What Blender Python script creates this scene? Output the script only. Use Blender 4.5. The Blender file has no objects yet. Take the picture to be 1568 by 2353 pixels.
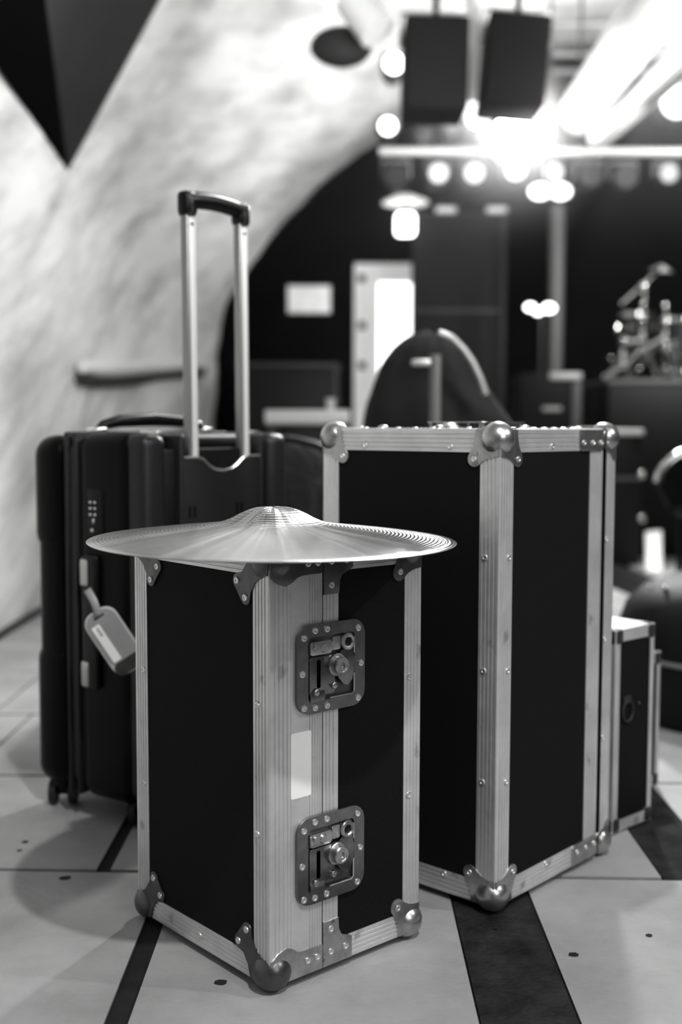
import bpy, bmesh, math, random
from math import sin, cos, pi, radians as R_
from mathutils import Vector as V, Matrix, noise
from mathutils.bvhtree import BVHTree
random.seed(7)
scene = bpy.context.scene
COL = scene.collection

# ---------------------------------------------------------------- camera
FPX, PITCH, ROLL, CAMH = 2625.9, .0741, .0026, .75
CX, CY = 784.0, 1176.5
FW = V((0, cos(PITCH), -sin(PITCH))); UP = V((0, sin(PITCH), cos(PITCH))); RT = V((1, 0, 0))
cx = RT*cos(ROLL)+UP*sin(ROLL); cy = UP*cos(ROLL)-RT*sin(ROLL)
CAM = V((0, 0, CAMH))
cd = bpy.data.cameras.new('camera'); cam = bpy.data.objects.new('camera', cd); COL.objects.link(cam)
m = Matrix.Identity(4)
for i in range(3):
    m[i][0] = cx[i]; m[i][1] = cy[i]; m[i][2] = -FW[i]; m[i][3] = CAM[i]
cam.matrix_world = m
cd.sensor_fit = 'VERTICAL'; cd.sensor_height = 36; cd.lens = FPX/2353*36
cd.dof.use_dof = True; cd.dof.focus_distance = 1.56; cd.dof.aperture_fstop = 2.1; cd.dof.aperture_blades = 0
scene.camera = cam

def ray(px, py):
    return (FW + cx*((px-CX)/FPX) - cy*((py-CY)/FPX))
def at(px, py, Y):
    """where the sight line through a point of the photo meets the depth Y"""
    d = ray(px, py); return CAM + d*(Y/d.y)
def onfloor(px, py, z=0.0):
    d = ray(px, py); return CAM + d*((z-CAMH)/d.z)

# ---------------------------------------------------------------- materials
MATS = {}
def mat(name, g, rough=.5, metal=0., noise_amt=0., scale=20., bump=0., bscale=None, emit=0., coat=0., aniso=0., stretch=None, spec=.5, dark_spots=0.):
    if name in MATS: return MATS[name]
    m = bpy.data.materials.new(name); m.use_nodes = True; nt = m.node_tree; N = nt.nodes; L = nt.links
    b = N['Principled BSDF']
    b.inputs['Base Color'].default_value = (g, g, g*.985, 1)
    b.inputs['Roughness'].default_value = rough; b.inputs['Metallic'].default_value = metal
    b.inputs['Specular IOR Level'].default_value = spec
    b.inputs['Coat Weight'].default_value = coat
    if emit: b.inputs['Emission Color'].default_value = (1, 1, .99, 1); b.inputs['Emission Strength'].default_value = emit
    tc = N.new('ShaderNodeTexCoord'); mp = N.new('ShaderNodeMapping'); L.new(tc.outputs['Object'], mp.inputs[0])
    if stretch: mp.inputs['Scale'].default_value = stretch
    if noise_amt:
        n = N.new('ShaderNodeTexNoise'); n.inputs['Scale'].default_value = scale; n.inputs['Detail'].default_value = 6; n.inputs['Roughness'].default_value = .6
        L.new(mp.outputs[0], n.inputs['Vector'])
        r = N.new('ShaderNodeMapRange'); r.inputs[1].default_value = .3; r.inputs[2].default_value = .7
        r.inputs[3].default_value = max(0, g*(1-noise_amt)); r.inputs[4].default_value = min(1, g*(1+noise_amt))
        L.new(n.outputs['Fac'], r.inputs[0])
        out = r.outputs[0]
        if dark_spots:
            n2 = N.new('ShaderNodeTexNoise'); n2.inputs['Scale'].default_value = scale*2.3; n2.inputs['Detail'].default_value = 3
            L.new(tc.outputs['Object'], n2.inputs['Vector'])
            r2 = N.new('ShaderNodeMapRange'); r2.inputs[1].default_value = .66; r2.inputs[2].default_value = .74; r2.inputs[3].default_value = 1; r2.inputs[4].default_value = 1-dark_spots
            L.new(n2.outputs['Fac'], r2.inputs[0])
            mu = N.new('ShaderNodeMath'); mu.operation = 'MULTIPLY'; L.new(out, mu.inputs[0]); L.new(r2.outputs[0], mu.inputs[1]); out = mu.outputs[0]
        L.new(out, b.inputs['Base Color'])
    if bump:
        n3 = N.new('ShaderNodeTexNoise'); n3.inputs['Scale'].default_value = bscale or scale; n3.inputs['Detail'].default_value = 5
        L.new(mp.outputs[0], n3.inputs['Vector'])
        bp = N.new('ShaderNodeBump'); bp.inputs['Strength'].default_value = bump; bp.inputs['Distance'].default_value = .02
        L.new(n3.outputs['Fac'], bp.inputs['Height']); L.new(bp.outputs[0], b.inputs['Normal'])
    if aniso:
        b.inputs['Anisotropic'].default_value = aniso
        tg = N.new('ShaderNodeTangent'); tg.direction_type = 'RADIAL'; tg.axis = 'Z'; L.new(tg.outputs[0], b.inputs['Tangent'])
    MATS[name] = m; return m
def glow(name, s):
    m = bpy.data.materials.new(name); m.use_nodes = True; nt = m.node_tree
    for n in list(nt.nodes):
        if n.type == 'BSDF_PRINCIPLED': nt.nodes.remove(n)
    e = nt.nodes.new('ShaderNodeEmission'); e.inputs[1].default_value = s
    nt.links.new(e.outputs[0], nt.nodes['Material Output'].inputs[0]); return m

ALU   = mat('aluminium', .74, .44, .68, .14, 9, .06, 60, stretch=(1, 1, 1), dark_spots=.35)
ALUD  = mat('aluminium worn', .42, .45, .7, .2, 30)
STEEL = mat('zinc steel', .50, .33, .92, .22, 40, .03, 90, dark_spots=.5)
STEELD= mat('zinc steel dull shaded', .15, .36, .85, .2, 40)  # dull steel, also used to paint cymbal shade on the short case
LATCH = mat('latch steel', .24, .28, .9, .15, 60)
PANEL = mat('black laminate', .0125, .70, 0, .3, 300, .10, 500, spec=.14)
BLACK = mat('black', .008, .5, spec=.3)
GAPM  = mat('gap black', .002, .9, spec=0)
CYMB  = mat('cymbal metal', .58, .20, 1., .10, 14, 0, aniso=.93)
SHELL = mat('suitcase shell', .004, .36, 0, .2, 200, .05, 300, spec=.16)
SHELL2= mat('suitcase shell back', .020, .42, 0, .2, 200, .05, 300, spec=.45)
GROOV = mat('suitcase groove', .004, .4, spec=.4)
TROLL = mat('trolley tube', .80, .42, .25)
TROLLS= mat('trolley tube shaded side', .33, .38, .6)  # shaded copy of the tube metal
GRIP  = mat('grip rubber', .006, .35, spec=.4)
SILV  = mat('silver trim', .75, .22, .9)
TAGM  = mat('tag plastic', .36, .4, 0, .06, 30)
TAGL  = mat('tag edge', .62, .4)
TAGD  = mat('tag dark', .055, .4, 0, .3, 60)
WHITE = mat('white paper', .95, .6)
INK   = mat('ink', .01, .7)
TILE  = mat('stone tile', .38, .62, 0, .17, 5, .10, 90, spec=.3, dark_spots=.0)
DARKT = mat('dark stone', .030, .6, 0, .7, 16, .3, 120, spec=.25)
JOINT = mat('joint', .014, .9, 0, .4, 30)
SPOTM = mat('dark stain', .02, .8)
PLAST = None
DCH   = mat('dark chrome', .22, .25, 1.)
CHROME= mat('chrome', .8, .12, 1.)
DGREY = mat('dark grey', .035, .5)
MGREY = mat('mid grey', .20, .5)
WALLD = mat('dark wall', .004, .9, 0, .4, 3, spec=.08)
FABR  = mat('black fabric', .008, .85, 0, .4, 60, .3, 200)
GLOSS = mat('black gloss', .008, .62, 0, .3, 8, .12, 14, spec=.3)
GLASSM= mat('glass pale', .4, .1, 0, spec=.6)

# ---------------------------------------------------------------- mesh building
class MB:
    def __init__(s): s.bm = bmesh.new()
    def poly(s, pts):
        vs = [s.bm.verts.new(p) for p in pts]; s.bm.faces.new(vs); return s
    def box(s, x0, x1, y0, y1, z0, z1, bev=0, seg=2, M=None):
        r = bmesh.ops.create_cube(s.bm, size=1)
        vs = r['verts']
        for v in vs: v.co = V(((x0+x1)/2+v.co.x*(x1-x0), (y0+y1)/2+v.co.y*(y1-y0), (z0+z1)/2+v.co.z*(z1-z0)))
        if bev:
            es = {e for v in vs for e in v.link_edges}
            rr = bmesh.ops.bevel(s.bm, geom=list(es), offset=bev, segments=seg, affect='EDGES', profile=.5)
            vs = list({v for v in rr['verts']} | {v for v in vs if v.is_valid})
        if M is not None:
            for v in vs: v.co = M @ v.co
        return s
    def cyl(s, p0, p1, r0, r1=None, seg=16, cap=True):
        p0, p1 = V(p0), V(p1); r1 = r0 if r1 is None else r1
        ax = (p1-p0).normalized(); a = ax.orthogonal().normalized(); b = ax.cross(a)
        A = [s.bm.verts.new(p0+(a*cos(2*pi*i/seg)+b*sin(2*pi*i/seg))*r0) for i in range(seg)]
        B = [s.bm.verts.new(p1+(a*cos(2*pi*i/seg)+b*sin(2*pi*i/seg))*r1) for i in range(seg)]
        for i in range(seg): s.bm.faces.new((A[i], A[(i+1) % seg], B[(i+1) % seg], B[i]))
        if cap: s.bm.faces.new(A[::-1]); s.bm.faces.new(B)
        return s
    def tube(s, pts, r, seg=10, closed=False, flat=1.):
        pts = [V(p) for p in pts]; rings = []; n = len(pts); ref = None
        for i, p in enumerate(pts):
            q0 = pts[i-1] if (i or closed) else p; q1 = pts[(i+1) % n] if (i < n-1 or closed) else p
            t = (q1-q0).normalized()
            if ref is None: ref = t.orthogonal().normalized()
            a = (ref-t*ref.dot(t)).normalized(); ref = a; b = t.cross(a)
            rr = r[i] if isinstance(r, (list, tuple)) else r
            rings.append([s.bm.verts.new(p+(a*cos(2*pi*k/seg)*flat+b*sin(2*pi*k/seg))*rr) for k in range(seg)])
        for i in range(n if closed else n-1):
            A, B = rings[i], rings[(i+1) % n]
            for k in range(seg): s.bm.faces.new((A[k], A[(k+1) % seg], B[(k+1) % seg], B[k]))
        if not closed: s.bm.faces.new(rings[0][::-1]); s.bm.faces.new(rings[-1])
        return s
    def lathe(s, prof, seg=48, M=None, cap0=False, cap1=False):
        rings = []
        for (r, z) in prof:
            if r < 1e-6: vs = [s.bm.verts.new((0, 0, z))]
            else: vs = [s.bm.verts.new((r*cos(2*pi*k/seg), r*sin(2*pi*k/seg), z)) for k in range(seg)]
            rings.append(vs)
        for A, B in zip(rings, rings[1:]):
            for k in range(seg):
                k2 = (k+1) % seg
                if len(A) == 1 and len(B) == 1: continue
                if len(A) == 1: s.bm.faces.new((A[0], B[k2], B[k]))
                elif len(B) == 1: s.bm.faces.new((A[k], A[k2], B[0]))
                else: s.bm.faces.new((A[k], A[k2], B[k2], B[k]))
        if M is not None:
            for vs in rings:
                for v in vs: v.co = M @ v.co
        return s
    def prism(s, poly, fn, d0, d1, bev=0):
        a = [s.bm.verts.new(fn(u, v, d0)) for u, v in poly]; b = [s.bm.verts.new(fn(u, v, d1)) for u, v in poly]
        n = len(poly); fs = [s.bm.faces.new(a[::-1]), s.bm.faces.new(b)]
        for i in range(n): s.bm.faces.new((a[i], a[(i+1) % n], b[(i+1) % n], b[i]))
        if bev:
            es = [e for e in fs[1].edges]
            bmesh.ops.bevel(s.bm, geom=es, offset=bev, segments=2, affect='EDGES', profile=.5)
        return s
    def ringplate(s, outer, inner, fn, d0, d1):
        n = len(outer)
        oa = [s.bm.verts.new(fn(u, v, d0)) for u, v in outer]; ob = [s.bm.verts.new(fn(u, v, d1)) for u, v in outer]
        ia = [s.bm.verts.new(fn(u, v, d0)) for u, v in inner]; ib = [s.bm.verts.new(fn(u, v, d1)) for u, v in inner]
        for i in range(n):
            j = (i+1) % n
            s.bm.faces.new((oa[i], oa[j], ob[j], ob[i])); s.bm.faces.new((ia[j], ia[i], ib[i], ib[j]))
            s.bm.faces.new((ob[i], ob[j], ib[j], ib[i])); s.bm.faces.new((oa[j], oa[i], ia[i], ia[j]))
        return s
    def sphere(s, c, r, sc=(1, 1, 1), seg=24):
        res = bmesh.ops.create_uvsphere(s.bm, u_segments=seg, v_segments=seg//2, radius=r)
        for v in res['verts']: v.co = V(c)+V((v.co.x*sc[0], v.co.y*sc[1], v.co.z*sc[2]))
        return s
    def mesh(s, name, material, smooth=True, ang=35):
        bmesh.ops.recalc_face_normals(s.bm, faces=s.bm.faces[:])
        me = bpy.data.meshes.new(name); s.bm.to_mesh(me); s.bm.free()
        me.materials.append(material)
        if smooth:
            for p in me.polygons: p.use_smooth = True
            try: me.set_sharp_from_angle(angle=R_(ang))
            except Exception: pass
        return me
    def build(s, name, material, parent=None, smooth=True, ang=35):
        o = bpy.data.objects.new(name, s.mesh(name, material, smooth, ang)); COL.objects.link(o)
        if parent is not None: o.parent = parent
        return o
def tag(o, label=None, cat=None, group=None, kind=None):
    if label: o['label'] = label
    if cat: o['category'] = cat
    if group: o['group'] = group
    if kind: o['kind'] = kind
    return o
def thing(name, label, cat, loc=(0, 0, 0), rz=0., group=None):
    o = bpy.data.objects.new(name, None); COL.objects.link(o); o.location = loc; o.rotation_euler = (0, 0, rz)
    o.empty_display_size = .05
    return tag(o, label, cat, group)
def inst(name, me, parent, loc, rot=None):
    o = bpy.data.objects.new(name, me); COL.objects.link(o); o.parent = parent; o.location = loc
    if rot is not None: o.rotation_euler = rot
    return o
def copy_tree(o, parent=None):
    c = o.copy(); COL.objects.link(c); c.parent = parent
    for ch in list(o.children): copy_tree(ch, c)
    return c
def struct(o): o['kind'] = 'structure'; return o
def rrect(u0, u1, v0, v1, r, n=6):
    pts = []
    for (cu, cv, a0) in ((u1-r, v0+r, -90), (u1-r, v1-r, 0), (u0+r, v1-r, 90), (u0+r, v0+r, 180)):
        for k in range(n+1):
            a = R_(a0+90*k/n); pts.append((cu+r*cos(a), cv+r*sin(a)))
    return pts
def arc(cu, cv, r, a0, a1, n=6):
    return [(cu+r*cos(R_(a0+(a1-a0)*k/n)), cv+r*sin(R_(a0+(a1-a0)*k/n))) for k in range(n+1)]

RIV = MB().lathe([(.0050, -.001), (.0050, .0007), (.0044, .0017), (.0034, .0021), (.0024, .0019), (.0018, .0009), (0, .0007)], 14).mesh('rivet', mat('rivet steel', .78, .30, .85))
ROT = {'L': (0, -pi/2, 0), 'R': (pi/2, 0, 0), 'T': (0, 0, 0)}     # local z -> outward normal

# ---------------------------------------------------------------- flight case building blocks
OFF = .0013
def groove_path(u0, u1, grooves, gw=.0026, gd=.0012):
    """list of (u, depth) along a flange from u0 to u1"""
    pts = [(u0, 0)]
    for g in grooves:
        pts += [(g-gw/2, 0), (g-gw/2+.0005, -gd), (g+gw/2-.0005, -gd), (g+gw/2, 0)]
    pts.append((u1, 0)); return pts
def extrusion(p0, p1, dA, dB, eA, eB, gA=(.22, .42, .62, .82), gB=(.22, .42, .62, .82)):
    """ribbed aluminium angle along the edge p0-p1; dA, dB point along the two faces it wraps"""
    p0, p1, dA, dB = V(p0), V(p1), V(dA), V(dB)
    prof = []
    for u, d in reversed(groove_path(.003, eA, [g*eA for g in gA])): prof.append((u, -OFF-d))
    prof += [(.0012, -OFF), (-.0006, -.0006), (-OFF, .0012)]
    for u, d in groove_path(.003, eB, [g*eB for g in gB]): prof.append((-OFF-d, u))
    prof += [(.0, eB), (.0, .0), (eA, .0)]
    mb = MB()
    a = [mb.bm.verts.new(p0+dA*x+dB*y) for x, y in prof]; b = [mb.bm.verts.new(p1+dA*x+dB*y) for x, y in prof]
    n = len(prof)
    for i in range(n): mb.bm.faces.new((a[i], a[(i+1) % n], b[(i+1) % n], b[i]))
    mb.bm.faces.new(a); mb.bm.faces.new(b)
    return mb
class Case:
    """local frame: x along the right-hand face, y along the left-hand face, z up, origin at the near bottom edge"""
    def __init__(s, root, w, d, h, e): s.root, s.w, s.d, s.h, s.e = root, w, d, h, e
    def fn(s, face):
        if face == 'L': return lambda u, v, o: V((-o, u, v))
        if face == 'R': return lambda u, v, o: V((u, -o, v))
        if face == 'T': return lambda u, v, o: V((u, v, s.h+o))
        if face == 'B': return lambda u, v, o: V((u, v, -o))
    def rivet(s, face, u, v, o=.0012, parent=None):
        p = s.fn(face)(u, v, o); r = inst('rivet', RIV, parent or s.root, p, (ROT[face][0], ROT[face][1], ROT[face][2])); return r
    def edges(s, names=None, split=None):
        w, d, h, e = s.w, s.d, s.h, s.e
        X, Y, Z = (1, 0, 0), (0, 1, 0), (0, 0, 1); nX, nY, nZ = (-1, 0, 0), (0, -1, 0), (0, 0, -1)
        E = {'near vertical': ((0, 0, 0), (0, 0, h), Y, X), 'left vertical': ((0, d, 0), (0, d, h), nY, X),
             'left bottom': ((0, 0, 0), (0, d, 0), Z, X), 'left top': ((0, 0, h), (0, d, h), nZ, X),
             'back left top': ((0, d, h), (w, d, h), nZ, nY), 'back vertical': ((w, d, 0), (w, d, h), nY, nX),
             'right bottom': ((0, 0, 0), (w, 0, 0), Z, Y), 'right top': ((0, 0, h), (w, 0, h), nZ, Y),
             'right vertical': ((w, 0, 0), (w, 0, h), nX, Y), 'back right top': ((w, 0, h), (w, d, h), nZ, nX),
             'back left bottom': ((0, d, 0), (w, d, 0), Z, nY), 'back right bottom': ((w, 0, 0), (w, d, 0), Z, nX)}
        for k, (p0, p1, a, b) in E.items():
            if names and k not in names: continue
            extrusion(p0, p1, a, b, e, e).build('edge_extrusion', ALU, s.root, ang=20)
FL1 = [(0, 0), (.043, 0), (.0436, .016), (.048, .029)] + arc(.045, .045, .0125, -45, 135, 10) + [(.030, .0475), (.022, .0435), (.012, .041), (0, .041)]
FL2 = [(0, 0), (.040, 0), (.044, .018), (.054, .031)] + arc(.0645, .043, .0105, -75, 60, 8) + arc(.0475, .0635, .0105, 10, 150, 8) + [(.036, .055), (.027, .042), (.015, .034), (0, .031)]
def mirror(p): return [(b, a) for a, b in p][::-1]
def corner(case, cu, cvz, faces, material, br=.0262, bc=.014, name='ball_corner'):
    """cu: (x, y) corner in plan with inward signs; faces: list of (face, u0, su, v0, sv, poly, rivets)"""
    (x, sx), (y, sy), (z, sz) = cu
    o = MB().sphere((x+sx*bc, y+sy*bc, z+sz*bc), br, seg=32).build(name, material, case.root)
    for i, (face, u0, su, v0, sv, poly, rivs) in enumerate(faces):
        pts = [(u0+su*a, v0+sv*b) for a, b in poly]
        MB().prism(pts, case.fn(face), .0004, .0030, .0008).build('corner_plate', material, o)
        for (a, b) in rivs: case.rivet(face, u0+su*a, v0+sv*b, .0030, o)
    return o

# ================================================================ SHORT FLIGHT CASE (in front)
Z0 = .0122
aw, ad, ah, ae = .2758, .3279, .5781, .0331
A = thing('flight_case', 'short black flight case with two butterfly latches under the cymbal, nearest the camera', 'flight case', (-.0922, 1.456, Z0), .7201)
ca = Case(A, aw, ad, ah, ae)
JO = .0893                                             # joint between lid and body on the right face
MB().box(.0, JO-.0012, .0, ad, .0, ah).build('lid_panel', PANEL, A)
MB().box(JO+.0004, aw, .0, ad, .0, ah).build('body_panel', PANEL, A)
ca.edges(['left vertical', 'left bottom', 'left top', 'back left top', 'back vertical', 'right bottom', 'right top', 'right vertical', 'back right top', 'back left bottom', 'back right bottom'])
extrusion((0, 0, 0), (0, 0, ah), (0, 1, 0), (1, 0, 0), ae, .0345).build('edge_extrusion', ALU, A, ang=20)
# broad hybrid strip and tongue extrusion either side of the joint
def strip(case, face, u0, u1, v0, v1, gr, o=OFF, name='hybrid_extrusion', material=None):
    pth = groove_path(u0, u1, gr)
    poly = [(u, o+d) for u, d in pth]+[(u1, .0), (u0, .0)]
    f = case.fn(face)
    mb = MB(); a = [mb.bm.verts.new(f(u, v0, d)) for u, d in poly]; b = [mb.bm.verts.new(f(u, v1, d)) for u, d in poly]
    n = len(poly)
    for i in range(n): mb.bm.faces.new((a[i], a[(i+1) % n], b[(i+1) % n], b[i]))
    mb.bm.faces.new(a); mb.bm.faces.new(b)
    return mb.build(name, material or ALU, case.root, ang=20)
strip(ca, 'R', .0348, JO-.0008, .0, ah, [.0665, .071, .0755, .080, .0845])
strip(ca, 'R', JO+.0008, .1173, .0, ah, [.0955, .1015, .108], name='tongue_extrusion')
for t, z in ((.305, .3761), (.3065, .203), (.0235, .3749), (.0245, .2014), (.1611, .0165), (.1611, ah-.0165)): ca.rivet('L', t, z)
for s_, z in ((.2534, .3803), (.2534, .2062)): ca.rivet('R', s_, z)
r2 = [(.0655, .043), (.0475, .064)]
T = ('T', 0, 1, 0, 1, FL1, [(.045, .045)])
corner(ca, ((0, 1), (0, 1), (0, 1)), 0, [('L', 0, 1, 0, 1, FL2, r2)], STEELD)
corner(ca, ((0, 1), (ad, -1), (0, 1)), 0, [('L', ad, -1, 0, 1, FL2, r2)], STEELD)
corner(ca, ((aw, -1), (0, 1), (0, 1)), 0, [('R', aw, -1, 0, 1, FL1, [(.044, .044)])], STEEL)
corner(ca, ((0, 1), (0, 1), (ah, -1)), 0, [('L', 0, 1, ah, -1, FL2, r2), T], STEELD, bc=.0172)  # top corners take the darker steel to paint in the cymbal's shadow
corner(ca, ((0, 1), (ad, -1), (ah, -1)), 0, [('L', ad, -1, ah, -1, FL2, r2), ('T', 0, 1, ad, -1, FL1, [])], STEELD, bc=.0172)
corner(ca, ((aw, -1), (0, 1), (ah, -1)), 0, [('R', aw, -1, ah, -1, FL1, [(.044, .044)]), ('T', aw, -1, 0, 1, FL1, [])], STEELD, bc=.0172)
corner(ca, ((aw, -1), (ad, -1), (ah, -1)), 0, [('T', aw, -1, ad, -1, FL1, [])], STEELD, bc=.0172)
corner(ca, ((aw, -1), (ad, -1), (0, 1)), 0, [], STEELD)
# joint plates along the foot and the head of the right face
for top in (0, 1):
    zz = (lambda z: ah-z) if top else (lambda z: z)
    M_ = STEELD if top else STEEL  # darker head plates paint in shade from the cymbal
    p1 = MB().prism([(.0, zz(0)), (JO-.0006, zz(0)), (JO-.0006, zz(.034)), (.052, zz(.034)), (.044, zz(.036)), (.036, zz(.043)), (.026, zz(.047)), (.012, zz(.043)), (.0, zz(.034))], ca.fn('R'), .0008, .0034, .0008).build('joint_plate', M_, A)
    p2 = MB().prism([(JO+.0006, zz(0)), (.1425, zz(0)), (.1425, zz(.030)), (.135, zz(.034)), (.122, zz(.038)), (.1175, zz(.047)), (.1175, zz(.064)), (JO+.0006, zz(.064))], ca.fn('R'), .0008, .0034, .0008).build('joint_plate', M_, A)
    for u, v in ((.062, .019), (.079, .019)): ca.rivet('R', u, zz(v), .0034, p1)
    for u, v in ((.103, .019), (.103, .051), (.130, .019)): ca.rivet('R', u, zz(v), .0034, p2)
MB().prism(rrect(.0346, .0694, .2460, .3345, .003), ca.fn('R'), .0012, .0017).build('sticker', WHITE, A)
# butterfly latches
def latch(case, u0, v0):
    o0 = .0018
    f = lambda u, v, d: V((u, v, d))
    L = MB().ringplate(rrect(-.060, .060, -.060, .060, .022), rrect(-.041, .041, -.044, .043, .006), f, o0, .0062).build('butterfly_latch', LATCH, case.root)
    L.location = case.fn('R')(u0, v0, 0); L.rotation_euler = (pi/2, 0, 0)
    MB().prism(rrect(-.0415, .0415, -.0445, .0435, .006), f, o0, o0+.0007).build('dish', STEELD, L)
    MB().tube([(-.004, -.0425, .0066), (.036, -.0425, .0066), (.0395, -.039, .0066), (.0395, -.014, .0066)], .0011, 6).build('edge_glint', mat('rivet steel', .78, .30, .85), L)  # bright tubes draw the highlight along the dish edges
    MB().tube([(.0395, .014, .0066), (.0395, .036, .0066)], .0011, 6).build('edge_glint', MATS['rivet steel'], L)
    for u, v in ((-.049, .044), (-.030, .052), (-.009, .052), (.047, .047), (.052, -.002), (.047, -.050), (-.049, -.050), (-.030, -.052), (-.009, -.052), (-.052, -.004)):
        inst('rivet', RIV, L, (u, v, .0062))
    MB().prism(rrect(-.040, .004, -.036, .016, .004), f, .0026, .0075, .001).prism(rrect(-.039, -.014, -.044, -.030, .002), f, .0026, .0085, .001).build('hook_plate', LATCH, L)
    MB().prism(rrect(-.0275, -.0215, -.026, .012, .002), f, .0076, .0080).build('slot', GAPM, L)
    MB().prism(rrect(-.040, -.002, .019, .037, .003), f, .0026, .0095, .0015).cyl((-.018, .028, .0095), (-.018, .028, .0125), .007, .005, 18).prism(rrect(.0, .014, .022, .040, .002), f, .0026, .0075, .001).build('bracket', STEEL, L)
    mb = MB(); ring = [(.026+.009*cos(2*pi*k/24), .031+.009*sin(2*pi*k/24), .009) for k in range(24)]
    mb.tube(ring, .0032, 8, closed=True).build('ring', STEEL, L)
    MB().prism([(.006, .006), (.012, .018), (.026, .026), (.034, .022), (.0375, .008), (.037, -.010), (.033, -.022), (.025, -.029), (.017, -.026), (.008, -.016)], f, .0075, .0105, .001).build('wing', LATCH, L)
    MB().lathe([(.0155, .007), (.0155, .0115), (.014, .013), (.0120, .013), (.0120, .0205), (.0108, .022), (.0085, .022), (.0075, .0212), (.0045, .0212), (.004, .019), (0, .019)], 32).build('turn_knob', STEEL, L).location = (.006, .002, 0)
    MB().lathe([(.005, 0), (.0045, .0025), (.003, .0035), (0, .0035)], 16).build('pivot_pin', STEEL, L).location = (-.030, -.031, .0085)
    MB().lathe([(.005, 0), (.0045, .0025), (.003, .0035), (0, .0035)], 16).build('pivot_pin', STEEL, L).location = (.002, -.026, .0075)
    MB().lathe([(.004, 0), (.0036, .0025), (.0025, .0035), (0, .0035)], 16).build('pivot_pin', STEEL, L).location = (-.033, .031, .0095)
    return L
latch(ca, .1018, .4170); latch(ca, .1018, .1565)

# ================================================================ CYMBAL
cz, cD, cr = .5995, 1.53, .2462
cxx = (627.5-784)/FPX*cD
cp = [(.0052, .0440), (.012, .0438), (.024, .0425), (.034, .0395), (.045, .0345), (.056, .0285), (.067, .0240), (.079, .0208), (.10, .0176), (.13, .0140), (.17, .0096), (.205, .0052), (.232, .0016), (.2455, -.0004), (cr, -.0009), (.2455, -.0016), (.232, .0004), (.205, .0040), (.17, .0084), (.13, .0128), (.10, .0164), (.079, .0196), (.067, .0228), (.056, .0273), (.045, .0333), (.034, .0383), (.024, .0413), (.012, .0426), (.0052, .0428), (.0052, .0440)]
nt = CYMB.node_tree; N = nt.nodes
tcc = N.new('ShaderNodeTexCoord'); wv = N.new('ShaderNodeTexWave'); wv.wave_type = 'RINGS'; wv.rings_direction = 'Z'; wv.inputs['Scale'].default_value = 60; wv.inputs['Distortion'].default_value = .6; wv.inputs['Detail'].default_value = 3
nt.links.new(tcc.outputs['Object'], wv.inputs['Vector']); bpc = N.new('ShaderNodeBump'); bpc.inputs['Strength'].default_value = .12; bpc.inputs['Distance'].default_value = .0015
mpc = N.new('ShaderNodeMapping'); mpc.inputs['Scale'].default_value = (1, 1, 0); nrmz = N.new('ShaderNodeVectorMath'); nrmz.operation = 'NORMALIZE'
nt.links.new(tcc.outputs['Object'], mpc.inputs[0]); nt.links.new(mpc.outputs[0], nrmz.inputs[0])
nz = N.new('ShaderNodeTexNoise'); nz.inputs['Scale'].default_value = 3.8; nz.inputs['Detail'].default_value = 2; nt.links.new(nrmz.outputs[0], nz.inputs['Vector'])
bp0 = N.new('ShaderNodeBump'); bp0.inputs['Strength'].default_value = .4; bp0.inputs['Distance'].default_value = .0095; nt.links.new(nz.outputs['Fac'], bp0.inputs['Height']); nt.links.new(bp0.outputs[0], bpc.inputs['Normal'])
nt.links.new(wv.outputs['Fac'], bpc.inputs['Height']); nt.links.new(bpc.outputs[0], N['Principled BSDF'].inputs['Normal'])
cym = MB().lathe(cp, 128).build('cymbal', CYMB, ang=60)
cym.location = (cxx, cD, cz); cym.rotation_euler = (R_(.4), R_(.45), 0)
tag(cym, 'large thin crash cymbal with raised bell lying on top of the short flight case', 'cymbal')

# ================================================================ TALL FLIGHT CASE
bw, bd, bh, be = .3508, .3592, .7351, .0351
B = thing('flight_case', 'tall black flight case with big ball corners and no latches showing, behind the cymbal', 'flight case', (.2377, 1.709, Z0), .8392)
cb = Case(B, bw, bd, bh, be)
MB().box(0, .300, 0, bd, 0, bh).build('body_panel', PANEL, B)
MB().box(.3215, bw, 0.0, bd, 0, bh).build('lid_panel', PANEL, B)
MB().box(.300, .3215, .004, bd-.004, .004, bh-.004).build('lid_gap', GAPM, B)
X, Y, Z = (1, 0, 0), (0, 1, 0), (0, 0, 1); nX, nY, nZ = (-1, 0, 0), (0, -1, 0), (0, 0, -1)
cb.edges(['near vertical', 'left vertical', 'left bottom', 'left top', 'back left bottom', 'back left top'])
extrusion((0, 0, 0), (.3066, 0, 0), Z, Y, be, be).build('edge_extrusion', ALU, B, ang=20)
extrusion((0, 0, bh), (.3066, 0, bh), nZ, Y, be, be).build('edge_extrusion', ALU, B, ang=20)
for z0_, z1_ in ((0, bh),):
    extrusion((bw, 0, z0_), (bw, 0, z1_), nX, Y, .0314, be, (.22, .55, .8)).build('edge_extrusion', ALU, B, ang=20)
extrusion((bw, 0, bh), (bw, bd, bh), nZ, nX, be, .0314).build('edge_extrusion', ALU, B, ang=20)
extrusion((bw, 0, 0), (bw, bd, 0), Z, nX, be, .0314).build('edge_extrusion', ALU, B, ang=20)
extrusion((bw, bd, 0), (bw, bd, bh), nY, nX, be, .0314).build('edge_extrusion', ALU, B, ang=20)
strip(cb, 'R', .2639, .3066, 0, bh, [.270, .276, .282, .289, .296], name='tongue_extrusion')
for t, z in ((.2649, .7085), (.0918, .7082), (.0105, .5409), (.0105, .3667), (.0105, .1932), (.0957, .0295), (.2649, .0295)): cb.rivet('L', t if t > .02 else .0245, z)
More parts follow.
